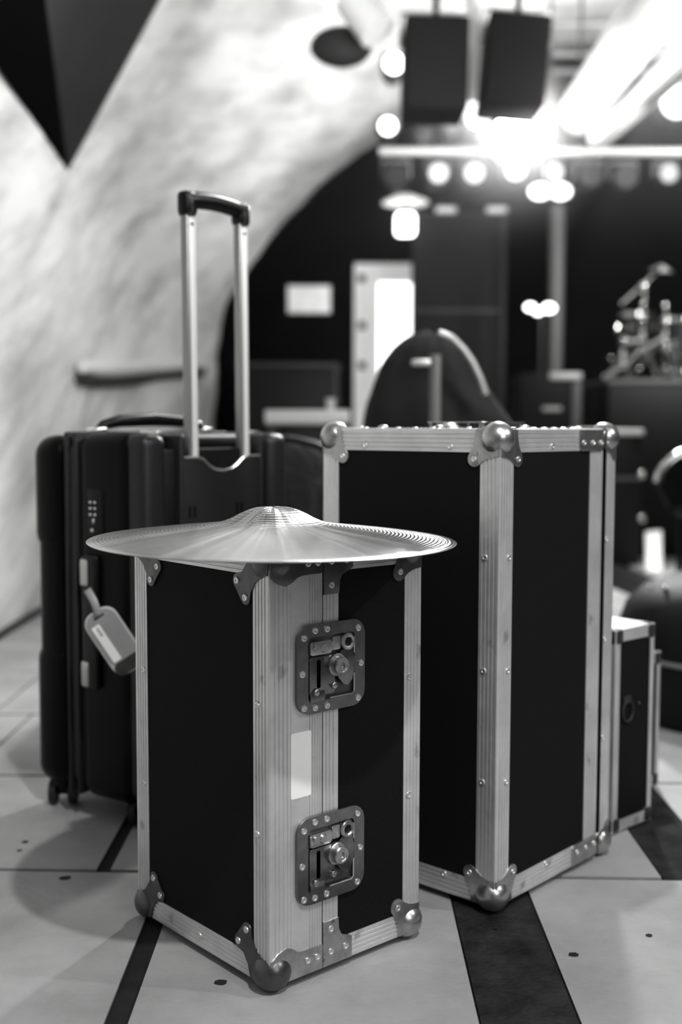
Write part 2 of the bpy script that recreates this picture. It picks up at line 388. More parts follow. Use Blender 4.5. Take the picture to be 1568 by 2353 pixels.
for s_, z in ((.1454, .7085), (.0254, .5407), (.0254, .3663), (.0256, .1927), (.1448, .0294), (.3235, .5473), (.3238, .3744), (.3240, .2016)): cb.rivet('R', s_, z)
r1 = [(.0455, .0455)]
corner(cb, ((0, 1), (0, 1), (bh, -1)), 0, [('L', 0, 1, bh, -1, FL1, r1), ('R', 0, 1, bh, -1, FL1, r1), ('T', 0, 1, 0, 1, FL1, r1)], STEEL)
corner(cb, ((0, 1), (0, 1), (0, 1)), 0, [('L', 0, 1, 0, 1, FL1, r1), ('R', 0, 1, 0, 1, FL1, r1)], STEEL)
corner(cb, ((0, 1), (bd, -1), (bh, -1)), 0, [('L', bd, -1, bh, -1, FL1, r1), ('T', 0, 1, bd, -1, FL1, r1)], STEEL)
corner(cb, ((0, 1), (bd, -1), (0, 1)), 0, [('L', bd, -1, 0, 1, FL1, r1)], STEEL)
RP = [(0, 0), (.036, 0), (.037, .022)] + arc(.029, .030, .008, 0, 90, 5) + [(.020, .040), (.014, .050), (.006, .053), (0, .053)]
for top in (0, 1):
    z_, sz = (bh, -1) if top else (0, 1)
    corner(cb, ((bw, -1), (0, 1), (z_, sz)), 0, [('R', bw, -1, z_, sz, RP, [(.029, .024)])] + ([('T', bw, -1, 0, 1, FL1, r1)] if top else []), STEEL)
    p = MB().prism([(.226, z_), (.3055, z_), (.3055, z_+sz*.028)] + [(u, z_+sz*v) for u, v in arc(.2975, .028, .008, 0, 90, 5)] + [(u, z_+sz*v) for u, v in arc(.236, .026, .010, 90, 180, 5)], cb.fn('R'), .0008, .0034, .0008).build('joint_plate', STEEL, B)
    for u, v in ((.240, .022), (.270, .022), (.297, .022)): cb.rivet('R', u, z_+sz*v, .0034, p)
corner(cb, ((bw, -1), (bd, -1), (bh, -1)), 0, [('T', bw, -1, bd, -1, FL1, r1)], STEEL)
corner(cb, ((bw, -1), (bd, -1), (0, 1)), 0, [], STEEL)
# hardware lying on the top
hp = MB().prism(rrect(.10, .23, .10, .22, .012), cb.fn('T'), .0105, .0125, .0006).build('handle_plate', STEEL, B)
for u, v in ((.11, .11), (.22, .11), (.11, .21), (.22, .21)): MB().cyl((u, v, bh), (u, v, bh+.0105), .006, seg=12).build('standoff', STEEL, hp)
for k in range(7):
    cb.rivet('T', .018, .07+.035*k, .0013); cb.rivet('T', .06+.03*k, .018, .0013)
for u, v in ((.05, .27), (.06, .16), (.16, .06)):
    MB().lathe([(.011, 0), (.010, .003), (.006, .006), (0, .007)], 18).build('bolt_head', STEEL, B).location = (u, v, bh)

# ================================================================ SUITCASE
syaw = .975
SN = V((-.357, 2.045, 0))
S = thing('suitcase', 'black hard-shell wheeled suitcase with its trolley handle pulled up, left of the short flight case', 'suitcase', SN, syaw)
sw, sd, sb, st = .447, .306, .044, .739
def shellbox(x0, x1, y0, y1, z0, z1, r, seg=5, name='shell', material=SHELL):
    return MB().box(x0, x1, y0, y1, z0, z1, r, seg).build(name, material, S, ang=50)
shellbox(.0, sw, .030, .172, sb, st, .030, 6, 'rear_shell')
# front shell with a waist between two bumpers
shellbox(.004, sw-.004, .216, sd-.007, sb+.006, st-.006, .036, 6, 'front_shell')
shellbox(.0, sw, .213, sd, .505, st-.006, .040, 6, 'bumper')
shellbox(.0, sw, .213, sd, sb+.004, .335, .040, 6, 'bumper')
MB().box(.005, sw-.005, .150, .220, sb+.004, st-.002, .040, 6).build('zip_band', GROOV, S, ang=50)
for yy in (.176, .200): MB().box(.002, sw-.002, yy-.005, yy+.005, sb+.002, st+.001, .0045, 2).build('zip_ridge', SHELL2, S, ang=50)
# back: pillars, centre tray, recess for the trolley
shellbox(.008, .072, .0, .10, sb+.01, st-.002, .022, 5, 'back_pillar', SHELL2)
shellbox(sw-.072, sw-.006, .0, .10, sb+.01, st-.002, .022, 5, 'back_pillar', SHELL2)
dip = [(.112, .055), (.340, .055), (.340, .690), (.300, .690), (.285, .686), (.268, .674), (.250, .666), (.226, .663), (.202, .666), (.184, .674), (.167, .686), (.152, .690), (.112, .690)]
MB().prism(dip, lambda u, v, d: V((u, -d, v)), -.03, -.0005, .004).build('back_tray', SHELL2, S)
MB().box(.072, .380, .012, .060, sb+.012, st-.03, .006).build('groove_panel', GROOV, S)
MB().tube([(u, .0005, v+.002) for u, v in reversed(dip[2:])], .0028, 8).build('tray_lip', SILV, S)
MB().box(.10, .112, -.002, .05, sb+.015, st-.004, .005).build('recess_cheek', SHELL2, S)
MB().box(.340, .352, -.002, .05, sb+.015, st-.004, .005).build('recess_cheek', SHELL2, S)
for u in (.128, .142, .268, .282): MB().box(u-.0022, u+.0022, -.0006, .004, .578, .600, .001).build('vent_slot', GAPM, S)
for u in (.086, .366): MB().box(u-.013, u+.013, .03, .075, st-.008, st+.0035, .003).build('hinge_cap', SILV, S)
# trolley handle
th = bpy.data.objects.new('trolley_handle', None); COL.objects.link(th); th.parent = S; th.location = (.231, .018, .66); th.rotation_euler = (R_(0.5), R_(-1.2), 0)
zt = .492
for u in (-.0775, .0775):
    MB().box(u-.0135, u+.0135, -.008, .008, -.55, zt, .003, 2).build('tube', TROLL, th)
    MB().box(u-.0140, u-.0050, -.0092, .007, -.55, zt, .002, 2).build('shaded_side', TROLLS, th)  # darker box paints the shaded left side onto the tube
    MB().cyl((u+.004, -.0095, zt-.022), (u, -.0075, zt-.022), .0028, seg=12).build('button', MGREY, th)
g = []
for k in range(13):
    t = k/12; u = -.079+.158*t; g.append((u, 0, zt+.022+.006*sin(pi*t)))
g = [(-.079, 0, zt-.006), (-.079, 0, zt+.008)] + g + [(.079, 0, zt+.008), (.079, 0, zt-.006)]
MB().tube(g, .0165, 14, flat=.95).box(-.096, -.061, -.0145, .0145, zt-.008, zt+.038, .010, 3).box(.061, .096, -.0145, .0145, zt-.008, zt+.038, .010, 3).build('grip', GRIP, th)
# carry handle on the top
ch = MB().tube([(.07, .185, st+.004), (.085, .185, st+.014), (.13, .185, st+.022), (.226, .185, st+.026), (.32, .185, st+.022), (.367, .185, st+.014), (.382, .185, st+.004)], [.006, .009, .012, .014, .012, .009, .006], 12).build('top_handle', GRIP, S)
for u in (.072, .380): MB().box(u-.016, u+.016, .170, .200, st-.004, st+.010, .005, 3).build('handle_mount', SILV, ch)
# side face: combination lock, carry handle
lk = MB().box(-.0035, .004, .098, .138, .545, .635, .003).build('combination_lock', BLACK, S)
for k in range(3):
    for j in (0, 1): MB().sphere((-.0042, .122-.006+.012*j, .610-.0115*k), .0022, seg=10).build('dial', WHITE, lk)
MB().sphere((-.004, .120, .575), .0035, (.6, .7, 1.6), 12).build('release_slider', SILV, lk); MB().sphere((-.004, .123, .558), .0038, seg=12).build('key_hole', SILV, lk)
sh = MB().box(-.012, .002, .108, .148, .26, .512, .006, 3).build('side_handle', GRIP, S)
MB().box(-.014, -.002, .128, .151, .452, .505, .006, 3).build('handle_end', mat('handle end', .5, .4, .3), sh)
MB().box(-.014, -.002, .128, .151, .262, .312, .006, 3).build('handle_end', MATS['handle end'], sh)
# casters
def caster(x, y):
    c = MB().lathe([(.020, .066), (.020, .045), (.012, .034), (0, .034)], 18).build('caster', BLACK, S); c.location = (x, y, 0); c.rotation_euler = (0, 0, -syaw)
    for k in (-1, 1):
        MB().cyl((k*.026, .006, .0252), (k*.013, .006, .0252), .0250, seg=24).build('wheel', mat('wheel rubber', .03, .5), c)
    MB().cyl((-.014, .006, .0252), (.014, .006, .0252), .006, seg=12).box(-.008, .008, -.006, .016, .028, .050, .003).build('fork', BLACK, c)
for x, y in ((.040, .045), (.040, .262), (.41, .045), (.41, .262)): caster(x, y)

# ---------------------------------------------------------------- luggage tag, hanging from the side handle
tg = thing('luggage_tag', 'grey plastic luggage tag with white name strip hanging askew from the suitcase', 'luggage tag')
TY = 2.005
tc_ = at(262, 1470, TY)
ax1 = (at(297, 1525, TY)-at(225, 1418, TY)).normalized(); ax2 = V((0, 1, 0)).cross(ax1).normalized()      # ax1: along the tag, downwards
nrm = ax1.cross(ax2)
if nrm.y > 0: ax2 = -ax2; nrm = -nrm
Mt = Matrix.Identity(4)
for i in range(3): Mt[i][0] = ax1[i]; Mt[i][1] = ax2[i]; Mt[i][2] = nrm[i]; Mt[i][3] = tc_[i]
Mt = Mt @ Matrix.Rotation(R_(-6), 4, 'X')
tg.matrix_world = Mt
PX = TY/FPX
f3 = lambda u, v, d: V((u*PX, v*PX, d))
MB().prism(rrect(-80, 84, -41, 41, 30, 8), f3, -.0015, .0015, .0008).build('card_holder', TAGL, tg)
MB().prism(rrect(-76, 60, -38, 37, 27, 8), f3, .0014, .0022).build('front_sheet', TAGM, tg)
MB().prism(rrect(50, 82, -37, 37, 14, 8), f3, .0015, .0024).build('dark_end', TAGD, tg)
sv = -1 if (ax2.x < 0) else 1
tz = .0024
nm = MB().prism(rrect(-50, 46, -29, -8, 2), f3, .0021, tz).build('name_strip', WHITE, tg)
MB().prism(rrect(-66, -61, -12, 14, 2), f3, .0021, tz).build('strap_slot', INK, tg)
cu = bpy.data.curves.new('printed_word', 'FONT'); cu.body = 'NAME'; cu.size = .0065; cu.extrude = .0001
to = bpy.data.objects.new('tmp', cu); COL.objects.link(to)
dg = bpy.context.evaluated_depsgraph_get(); me = bpy.data.meshes.new_from_object(to.evaluated_get(dg)); bpy.data.objects.remove(to)
me.materials.clear(); me.materials.append(INK)
pw = bpy.data.objects.new('printed_word', me); COL.objects.link(pw); pw.parent = nm; pw.location = (-45*PX, -20*PX, tz+.0002)
stp = [(-62, 0, .002), (-70, 2, .004), (-84, 8, .006), (-102, 12, .004), (-120, 12, -.002), (-132, 11, -.012)]
mb = MB(); 
ra = [mb.bm.verts.new(f3(u, v-9, d)) for u, v, d in stp]; rb = [mb.bm.verts.new(f3(u, v+9, d)) for u, v, d in stp]
for i in range(len(stp)-1): mb.bm.faces.new((ra[i], ra[i+1], rb[i+1], rb[i]))
so = mb.build('strap', TAGM, tg); md = so.modifiers.new('thickness', 'SOLIDIFY'); md.thickness = .002

# ================================================================ SMALL EQUIPMENT CASES
def small_case(root, w, d, h, e=.014):
    MB().box(.001, w-.001, .001, d-.001, .004, h-.001, .006).build('body_panel', PANEL, root)
    def ex(p0, p1, a, b): extrusion(p0, p1, a, b, .022 if abs(a[2]) else e, e, (.3, .6), (.3, .6)).build('edge_extrusion', ALU, root, ang=20)
    MB().box(.010, w-.010, .010, d-.010, h-.002, h+.0012, .001).build('overlit_top', ALU, root)  # pale metal added so the black top looks overlit
    ex((0, 0, .004), (0, 0, h), Y, X); ex((w, 0, .004), (w, 0, h), Y, nX); ex((0, d, .004), (0, d, h), nY, X); ex((w, d, .004), (w, d, h), nY, nX)
    for z_, zd in ((.004, Z), (h, nZ)):
        ex((0, 0, z_), (w, 0, z_), zd, Y); ex((0, 0, z_), (0, d, z_), zd, X); ex((w, 0, z_), (w, d, z_), zd, nX); ex((0, d, z_), (w, d, z_), zd, nY)
    for x, sx in ((0, 1), (w, -1)):
        for y, sy in ((0, 1), (d, -1)):
            for z, sz in ((.004, 1), (h, -1)):
                MB().box(min(x, x+sx*.022)-.0025, max(x, x+sx*.022)+.0025, min(y, y+sy*.022)-.0025, max(y, y+sy*.022)+.0025, min(z, z+sz*.026)-.0025, max(z, z+sz*.026)+.0025, .007, 3).build('corner_cap', DGREY, root)
    # little clasp and lug on the narrow face
    MB().tube([(w*.30+.016*cos(2*pi*k/20), -.004, h*.60+.020*sin(2*pi*k/20)) for k in range(20)], .0022, 8, closed=True).build('handle_ring', DGREY, root)
    MB().box(w*.30-.012, w*.30+.012, -.004, .001, h*.60+.012, h*.60+.028, .002).build('ring_bracket', DGREY, root)
    MB().sphere((w*.62, -.001, h*.62), .003, seg=10).build('stud', STEELD, root)
pC = onfloor(1494, 1886)
sc_yaw = .735
Cw = .125
C1 = thing('equipment_case', 'small black case with aluminium edges standing just behind the tall flight case, taller of two', 'equipment case', (pC.x-Cw*cos(sc_yaw), pC.y-Cw*sin(sc_yaw), 0), sc_yaw, None)
small_case(C1, Cw, .30, .382)
pD = onfloor(1511, 1806)
D1 = thing('equipment_case', 'lower black case with aluminium edges, mostly hidden behind the taller small case', 'equipment case', (pD.x-.125*cos(.735), pD.y-.125*sin(.735), 0), sc_yaw)
small_case(D1, .125, .24, .286)

# ================================================================ ROOM
# floor: light stone slabs with dark joints and two dark strips, one mesh
fl = MB(); fl.box(-1.6, 5, -3, 9.7, -.03, -.004)
floor = fl.build('floor', JOINT, None, smooth=False); struct(floor)
bm = bmesh.new(); bm.from_mesh(floor.data)
floor.data.materials.append(TILE); floor.data.materials.append(DARKT); floor.data.materials.append(SPOTM)
def slab(x0, x1, y0, y1, mi, z=0.0):
    sk = -.030
    def s(x, y): return (x, y+sk*x, z)
    vs = [bm.verts.new(s(*p)) for p in ((x0, y0), (x1, y0), (x1, y1), (x0, y1))]
    f = bm.faces.new(vs); f.material_index = mi
    lo = [bm.verts.new((v.co.x, v.co.y, -.004)) for v in vs]
    for i in range(4):
        g = bm.faces.new((vs[i], lo[i], lo[(i+1) % 4], vs[(i+1) % 4])); g.material_index = mi
rows = [-2.808+.52*k for k in range(24)]

J = .006
for k, y in enumerate(rows):
    y0, y1 = y+J, y+.52-J
    if abs(y-1.352) < .05: cuts = [-1.6, -.87, (-.298, -.270), ('d', .179, .303), .95, 1.65, 2.4, 3.2, 4.0, 5]
    elif abs(y-1.872) < .05: cuts = [-1.6, -1.0, (-.414, -.393), .05, ('d', .541, .652), 1.25, 1.9, 2.6, 3.3, 5]
    elif y < 1.3: cuts = [-1.6, -.9, (-.298, -.270), ('d', .179, .303), .95, 1.65, 2.4, 3.2, 5]
    else:
        o_ = random.uniform(0, .6); cuts = [-1.6]+[-1.6+o_+.6*j for j in range(0, 10)]+[5]
    x = cuts[0]
    for c in cuts[1:]:
        if isinstance(c, tuple) and c[0] == 'd':
            slab(x+.003, c[1]-.003, y0, y1, 1); slab(c[1], c[2], y0-.006, y1+.006, 2, -.001); x = c[2]
        elif isinstance(c, tuple):
            slab(x+.003, c[0], y0, y1, 1); x = c[1]
        else:
            slab(x+.003, c-.003, y0, y1, 1); x = c
# little dark stains on the slabs
for px, py, r in ((507, 2258, .010), (1318, 2194, .008), (1492, 2150, .006), (1140, 2133, .004), (58, 1935, .007), (45, 1955, .005), (150, 2018, .010)):
    p = onfloor(px, py); n = 14
    vs = [bm.verts.new((p.x+r*cos(2*pi*k/n)*random.uniform(.75, 1.1), p.y+r*.9*sin(2*pi*k/n)*random.uniform(.75, 1.1), .0008)) for k in range(n)]
    f = bm.faces.new(vs); f.material_index = 3
bm.to_mesh(floor.data); bm.free()

# vault: rough plaster barrel, swept from behind the camera to the arch
PA = [(-1.235, -.02), (-1.235, .6), (-1.235, 1.2), (-1.22, 1.6), (-1.14, 2.05), (-.95, 2.5), (-.62, 2.93), (-.15, 3.3), (.4, 3.58), (1.0, 3.76), (1.7, 3.84), (2.5, 3.80), (3.3, 3.55), (4.2, 3.0)]
PB = [(-.96, -.02), (-.96, .55), (-.955, 1.0), (-.93, 1.35), (-.83, 1.72), (-.60, 2.05), (-.275, 2.40), (.05, 2.68), (.314, 2.87), (.55, 3.06), (1.05, 3.32), (1.7, 3.50), (2.6, 3.50), (4.2, 3.1)]
def crom(P, n):
    out = []
    for i in range(len(P)-1):
        p0, p1, p2, p3 = (P[max(i-1, 0)], P[i], P[i+1], P[min(i+2, len(P)-1)])
        for k in range(n):
            t = k/n
            out.append(tuple(.5*((2*p1[j])+(-p0[j]+p2[j])*t+(2*p0[j]-5*p1[j]+4*p2[j]-p3[j])*t*t+(-p0[j]+3*p1[j]-3*p2[j]+p3[j])*t**3) for j in (0, 1)))
    out.append(P[-1]); return out
CA, CB = crom(PA, 8), crom(PB, 8)
YE = 8.6
vb = MB(); grid = []
NY = 150
for i in range(NY+1):
    y = -2.6+(YE+2.6)*i/NY
    t = max(0, min(1, (y-6.2)/(YE-6.2))); t = t*t*(3-2*t)
    row = []
    for (a, b) in zip(CA, CB):
        x = a[0]*(1-t)+b[0]*t; z = a[1]*(1-t)+b[1]*t
        q = V((x, y, z)); k = min(1, max(0, z/.25))
        n1 = noise.noise(q*1.3)*.030+noise.noise(V((x*3, y*3.2, z*3)))*.020+noise.noise(V((x*8, y*7, z*8)))*.007
        # trowel furrows running up along the wall
        n1 += noise.noise(V(((y-1.1*z)*7, (y+z)*1.2, x*2)))*.012
        cen = V((1.2, y, 1.2)); dr = (cen-q).normalized()
        row.append(vb.bm.verts.new(q+dr*n1*k))
    grid.append(row)
for i in range(NY):
    for j in range(len(CA)-1): vb.bm.faces.new((grid[i][j], grid[i+1][j], grid[i+1][j+1], grid[i][j+1]))
# plaster material with smudges and furrow bump
pm = bpy.data.materials.new('rough plaster'); pm.use_nodes = True; nt = pm.node_tree; N = nt.nodes; Lk = nt.links; b = N['Principled BSDF']
b.inputs['Roughness'].default_value = .9; b.inputs['Specular IOR Level'].default_value = .1
tc = N.new('ShaderNodeTexCoord'); rt = N.new('ShaderNodeMapping'); rt.inputs['Rotation'].default_value = (R_(-24), 0, 0); mp = N.new('ShaderNodeMapping'); mp.inputs['Scale'].default_value = (1.5, .55, 2.6)
Lk.new(tc.outputs['Object'], rt.inputs[0]); Lk.new(rt.outputs[0], mp.inputs[0])
n1 = N.new('ShaderNodeTexNoise'); n1.inputs['Scale'].default_value = 2.2; n1.inputs['Detail'].default_value = 7; n1.inputs['Roughness'].default_value = .6; Lk.new(mp.outputs[0], n1.inputs['Vector'])
rg = N.new('ShaderNodeValToRGB'); e = rg.color_ramp.elements; e[0].position = .30; e[0].color = (.50, .50, .50, 1); e[1].position = .55; e[1].color = (.80, .80, .79, 1)
Lk.new(n1.outputs['Fac'], rg.inputs[0])
Lk.new(rg.outputs[0], b.inputs['Base Color'])
n2 = N.new('ShaderNodeTexNoise'); n2.inputs['Scale'].default_value = 4; n2.inputs['Detail'].default_value = 5; Lk.new(mp.outputs[0], n2.inputs['Vector'])
bp = N.new('ShaderNodeBump'); bp.inputs['Strength'].default_value = .6; bp.inputs['Distance'].default_value = .05; Lk.new(n2.outputs['Fac'], bp.inputs['Height']); Lk.new(bp.outputs[0], b.inputs['Normal'])
vault = vb.build('wall_left', pm, ang=180); struct(vault)
def cast(px, py, back=0.0):
    dg = bpy.context.evaluated_depsgraph_get()
    d = ray(px, py).normalized()
    loc, nr, i_, ds = VB.ray_cast(CAM, d)
    return (loc-d*back) if loc else at(px, py, 6)
bmv = bmesh.new(); bmv.from_mesh(vault.data); VB = BVHTree.FromBMesh(bmv)

struct(MB().box(-1.26, -1.205, -2.5, 6.6, 0, .012).build('wall_foot_shadow', BLACK))  # black strip stands in for the shadow line where wall meets floor
# arch end face and dark room beyond
fb = MB()
for j in range(len(CB)-1):
    a, c = CB[j], CB[j+1]
    fb.poly([(a[0], YE, a[1]), (c[0], YE, c[1]), (c[0]-(2.5 if c[0] < 0 else .0)*0, YE+.25, c[1]), (a[0], YE+.25, a[1])])
struct(fb.build('trim_1', WALLD))
bk = MB().box(-2.2, 5, 9.5, 9.6, -.02, 4.2); struct(bk.build('wall_back', WALLD))
struct(MB().box(-2.3, -2.2, YE, 9.5, -.02, 4.2).build('wall_side', WALLD))
struct(MB().box(-2.2, -.97, YE, YE+.06, -.02, 4.2).build('wall_pier', WALLD))
struct(MB().box(4.2, 4.3, -2.6, 9.6, -.02, 4.2).build('wall_right', mat('right wall', .12, .8)))
struct(MB().box(-2.2, 5, YE+.05, 9.6, 3.75, 3.8).build('ceiling', mat('stage ceiling', .10, .8)))

# dark groin hanging from the vault, upper left
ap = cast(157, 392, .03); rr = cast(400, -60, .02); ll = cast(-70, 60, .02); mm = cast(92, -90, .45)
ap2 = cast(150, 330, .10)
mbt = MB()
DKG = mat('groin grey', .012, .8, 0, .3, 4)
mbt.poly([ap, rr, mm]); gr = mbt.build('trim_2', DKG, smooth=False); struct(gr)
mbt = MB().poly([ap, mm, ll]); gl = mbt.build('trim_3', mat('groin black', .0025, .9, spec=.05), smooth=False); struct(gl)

# ledge / rail along the plaster wall
p0 = V((-1.20, 5.05, 1.0)); q0 = cast(160, 848); q1 = cast(470, 848)
rail = MB()
pts = []
for k in range(9):
    t = k/8; q = cast(168+(455-168)*t, 842+5*sin(5*t)); pts.append(V((q.x+.045, q.y, q.z)))
rail.tube(pts, [.030]+[.045]*2+[.042]*6, 12)
rl = rail.build('wall_rail', mat('rail white', .8, .35)); tag(rl, 'pale horizontal rail fixed along the rough plaster wall', 'rail')
MB().tube([p+V((-.012, .01, -.062)) for p in pts], [.028]+[.034]*4+[.022]*4, 10).build('rail_undershade', mat('rail undershade', .05, .8), rl)  # dark tube stands in for the shade beneath the rail

# poster, door, framed panel, bar counter on the far side
def backbox(x0, x1, y0, y1, Y, dY, name, material, parent=None, bev=.004):
    a, c = at(x0, y1, Y), at(x1, y0, Y)
    return MB().box(a.x, c.x, Y, Y+dY, a.z, c.z, bev).build(name, material, parent)
ps = backbox(661, 760, 656, 719, 9.46, .04, 'notice_board', mat('notice', .7, .7, 0, .25, 6, emit=.28)); tag(ps, 'small pale notice board on the dark back wall left of the door', 'notice board')  # board has a faint glow of its own to look lit
# door
a, c = at(813, 985, 9.45), at(946, 606, 9.45)
zt_ = c.z
dr = bpy.data.objects.new('door_1', None); COL.objects.link(dr); struct(dr)
DOORM = mat('door white glow', .62, .55, 0, .1, 4, emit=.35);  # jamb and head glow slightly to look lit
xs = at(870, 700, 9.45).x; z1 = at(870, 650, 9.45).z
MB().box(a.x, xs, 9.42, 9.5, 0, zt_, .005).build('door_jamb', DOORM, dr); MB().box(xs, c.x, 9.42, 9.5, z1, zt_, .005).build('door_head', DOORM, dr)
MB().box(xs, c.x, 9.46, 9.48, .05, z1, .002).build('door_pane', glow('bright doorway', 3.2), dr)
for py in (640, 748, 840): q = at(832, py, 9.41); MB().box(q.x-.03, q.x+.03, 9.395, 9.42, q.z-.03, q.z+.03, .005).build('hinge', DGREY, dr)
# tall black stage panel with light top rail
a, c = at(946, 985, 8.3), at(1166, 490, 8.3)
sp = thing('folding_screen', 'tall black stage screen with thin pale top rail right of the bright door', 'screen', (a.x, 8.3, 0))
W_ = c.x-a.x
MB().box(0, W_, 0, .05, 0.0, c.z, .004).build('panel', mat('stage cloth', .012, .9), sp)
MB().box(W_*.24, W_*.46, -.02, .03, c.z-.0, c.z+.045, .01).build('rail_clamp', mat('clamp pale glow', .5, .5, emit=.1), sp); MB().box(0, W_, -.015, .03, c.z-.02, c.z, .01).build('top_rail', DGREY, sp)  # clamps glow a little to look brighter
MB().box(W_*.78, W_, -.02, .03, c.z, c.z+.045, .01).build('rail_clamp', MATS['clamp pale glow'], sp); MB().box(W_-.04, W_, -.01, .05, 0, c.z-.02, .01).build('side_rail', mat('side rail', .03, .6), sp)
zc = at(1000, 715, 8.3).z; MB().box(0, W_-.04, -.008, .0, zc-.015, zc+.015, .004).build('cross_rail', mat('side rail', .03, .6), sp)
# bar counter
a, c = at(545, 985, 7.2), at(778, 834, 7.2)
bc = thing('bar_counter', 'dark counter with thin grey edge left of the bright door', 'counter', (a.x, 7.2, 0)); W_ = c.x-a.x
MB().box(0, W_, 0, .5, 0, c.z-.03, .005).build('cabinet', BLACK, bc); MB().box(-.01, W_+.01, -.02, .52, c.z-.03, c.z, .005).build('counter_top', mat('counter grey', .045, .5), bc); MB().box(W_-.035, W_, -.012, .0, 0, c.z-.03, .003).build('edge_post', mat('counter grey', .045, .5), bc)
# white table and glass
a, c = at(608, 972, 4.9), at(805, 942, 4.9)
tb = thing('table', 'white topped table seen beyond the suitcase', 'table', (a.x, 4.9, 0)); W_ = c.x-a.x
MB().box(0, W_, 0, .6, a.z-.005, c.z, .008).build('table_top', mat('table white', .42, .5), tb)
for x in (.03, W_-.03):
    for y in (.03, .57): MB().cyl((x, y, 0), (x, y, a.z), .018, seg=10).build('leg', DGREY, tb)
q = at(760, 943, 5.1)
gt = MB().lathe([(0, 0), (.018, 0), (.024, .055), (.021, .055), (.016, .005), (0, .005)], 20).build('tumbler', GLASSM); gt.location = (q.x, 5.1, c.z); tag(gt, 'small pale tumbler standing on the white table', 'glass')

# ---------------------------------------------------------------- chair with a jacket, and a stand, behind the tall case
JY = 3.6
jk = [(835, 985), (843, 930), (855, 890), (878, 833), (905, 798), (935, 774), (985, 757), (1035, 770), (1068, 800), (1098, 845), (1115, 880), (1145, 925), (1190, 985)]
def edge(side, y):
    P_ = [p for p in jk if p[0] <= 985] if side < 0 else [p for p in jk if p[0] >= 985][::-1]
    P_ = sorted(P_, key=lambda p: p[1])
    for (a, b) in zip(P_, P_[1:]):
        if a[1] <= y <= b[1]: t = (y-a[1])/(b[1]-a[1]); return a[0]+(b[0]-a[0])*t
    return P_[-1][0]
jb = MB(); rings = []; NS = 48
for k in range(26):
    y = 757.5+(1180-757.5)*(k/25)**1.6
    if y <= 985: xl, xr = edge(-1, y), edge(1, y)
    else: xl, xr = 835, 1190
    pl, pr = at(xl, y, JY), at(xr, y, JY); c_ = (pl+pr)/2; hw = (pr.x-pl.x)/2; dp = min(.16, hw*.7)
    ring = []
    for n_ in range(NS):
        a_ = 2*pi*n_/NS; q = V((c_.x+hw*cos(a_), JY+dp*sin(a_), c_.z))
        w_ = noise.noise(V((a_*2.5, q.z*4, 3)))*.02+noise.noise(V((cos(a_)*4, sin(a_)*4, q.z*9)))*.012
        q += V((cos(a_)*.3, sin(a_), 0))*w_; ring.append(jb.bm.verts.new(q))
    rings.append(ring)
for A_, B_ in zip(rings, rings[1:]):
    for n_ in range(NS): jb.bm.faces.new((A_[n_], A_[(n_+1) % NS], B_[(n_+1) % NS], B_[n_]))
jb.bm.faces.new(rings[0]); jb.bm.faces.new(rings[-1])
jo = jb.build('jacket', FABR, ang=180); tag(jo, 'rounded black jacket hung over a chair back behind the tall flight case', 'jacket')
jc = at(1000, 900, JY); 
chx = thing('chair', 'chair with a curved metal back rail under the black jacket', 'chair', (jc.x, JY-.05, 0))
rimp = [(1012, 763), (1042, 774), (1068, 799), (1090, 830), (1108, 868), (1120, 905)]
def loc(q): return q-V(chx.location)
rp = [loc(at(x-3, y+2, JY-.20)) for x, y in rimp]
MB().tube(rp, .010, 10).build('back_rail', mat('rail dim', .45, .35, .6), chx)
for x in (-.17, .17):
    for y in (-.15, .22): MB().cyl((x, y, 0), (x, y, .44), .012, seg=10).build('leg', CHROME, chx)
MB().box(-.20, .20, -.18, .10, .43, .48, .02, 3).build('seat', FABR, chx)
sx = at(1000, 900, JY-.42)
stn = thing('microphone_stand', 'grey upright stand pole with short side clamp in front of the black jacket', 'stand', (sx.x, JY-.42, 0))
ztop = at(1000, 815, JY-.42).z
MB().cyl((0, 0, .02), (0, 0, ztop), .0155, seg=14).build('pole', mat('pole grey', .16, .5), stn)
MB().lathe([(0, 0), (.14, 0), (.14, .015), (.03, .03), (0, .03)], 28).build('base', DGREY, stn)
zc = at(965, 834, JY-.42).z; MB().box(-.066, -.012, -.012, .012, zc-.010, zc+.010, .006).build('clamp', mat('clamp grey', .5, .4, .5), stn)

# round black bass drum bag between suitcase and tall case
Rb = .364
db = thing('bass_drum_bag', 'big round black drum bag standing upright behind the suitcase and the tall case', 'drum bag', (-.175, 3.1, Rb))
MB().lathe([(0, -.22), (Rb-.05, -.22), (Rb-.015, -.212), (Rb, -.19), (Rb, .19), (Rb-.015, .212), (Rb-.05, .22), (0, .22)], 72, Matrix.Rotation(pi/2, 4, 'X')).build('bag_body', mat('bag vinyl', .016, .32, 0, .2, 30, .08, 60, spec=.6, coat=.8), db)
MB().tube([(Rb*.985*cos(2*pi*k/60), -.206, Rb*.985*sin(2*pi*k/60)) for k in range(60)], .008, 8, closed=True).build('piping', BLACK, db)
MB().tube([(-.10, -.235, .05), (-.07, -.26, .06), (.07, -.26, .06), (.10, -.235, .05)], .014, 10).build('carry_handle', FABR, db)

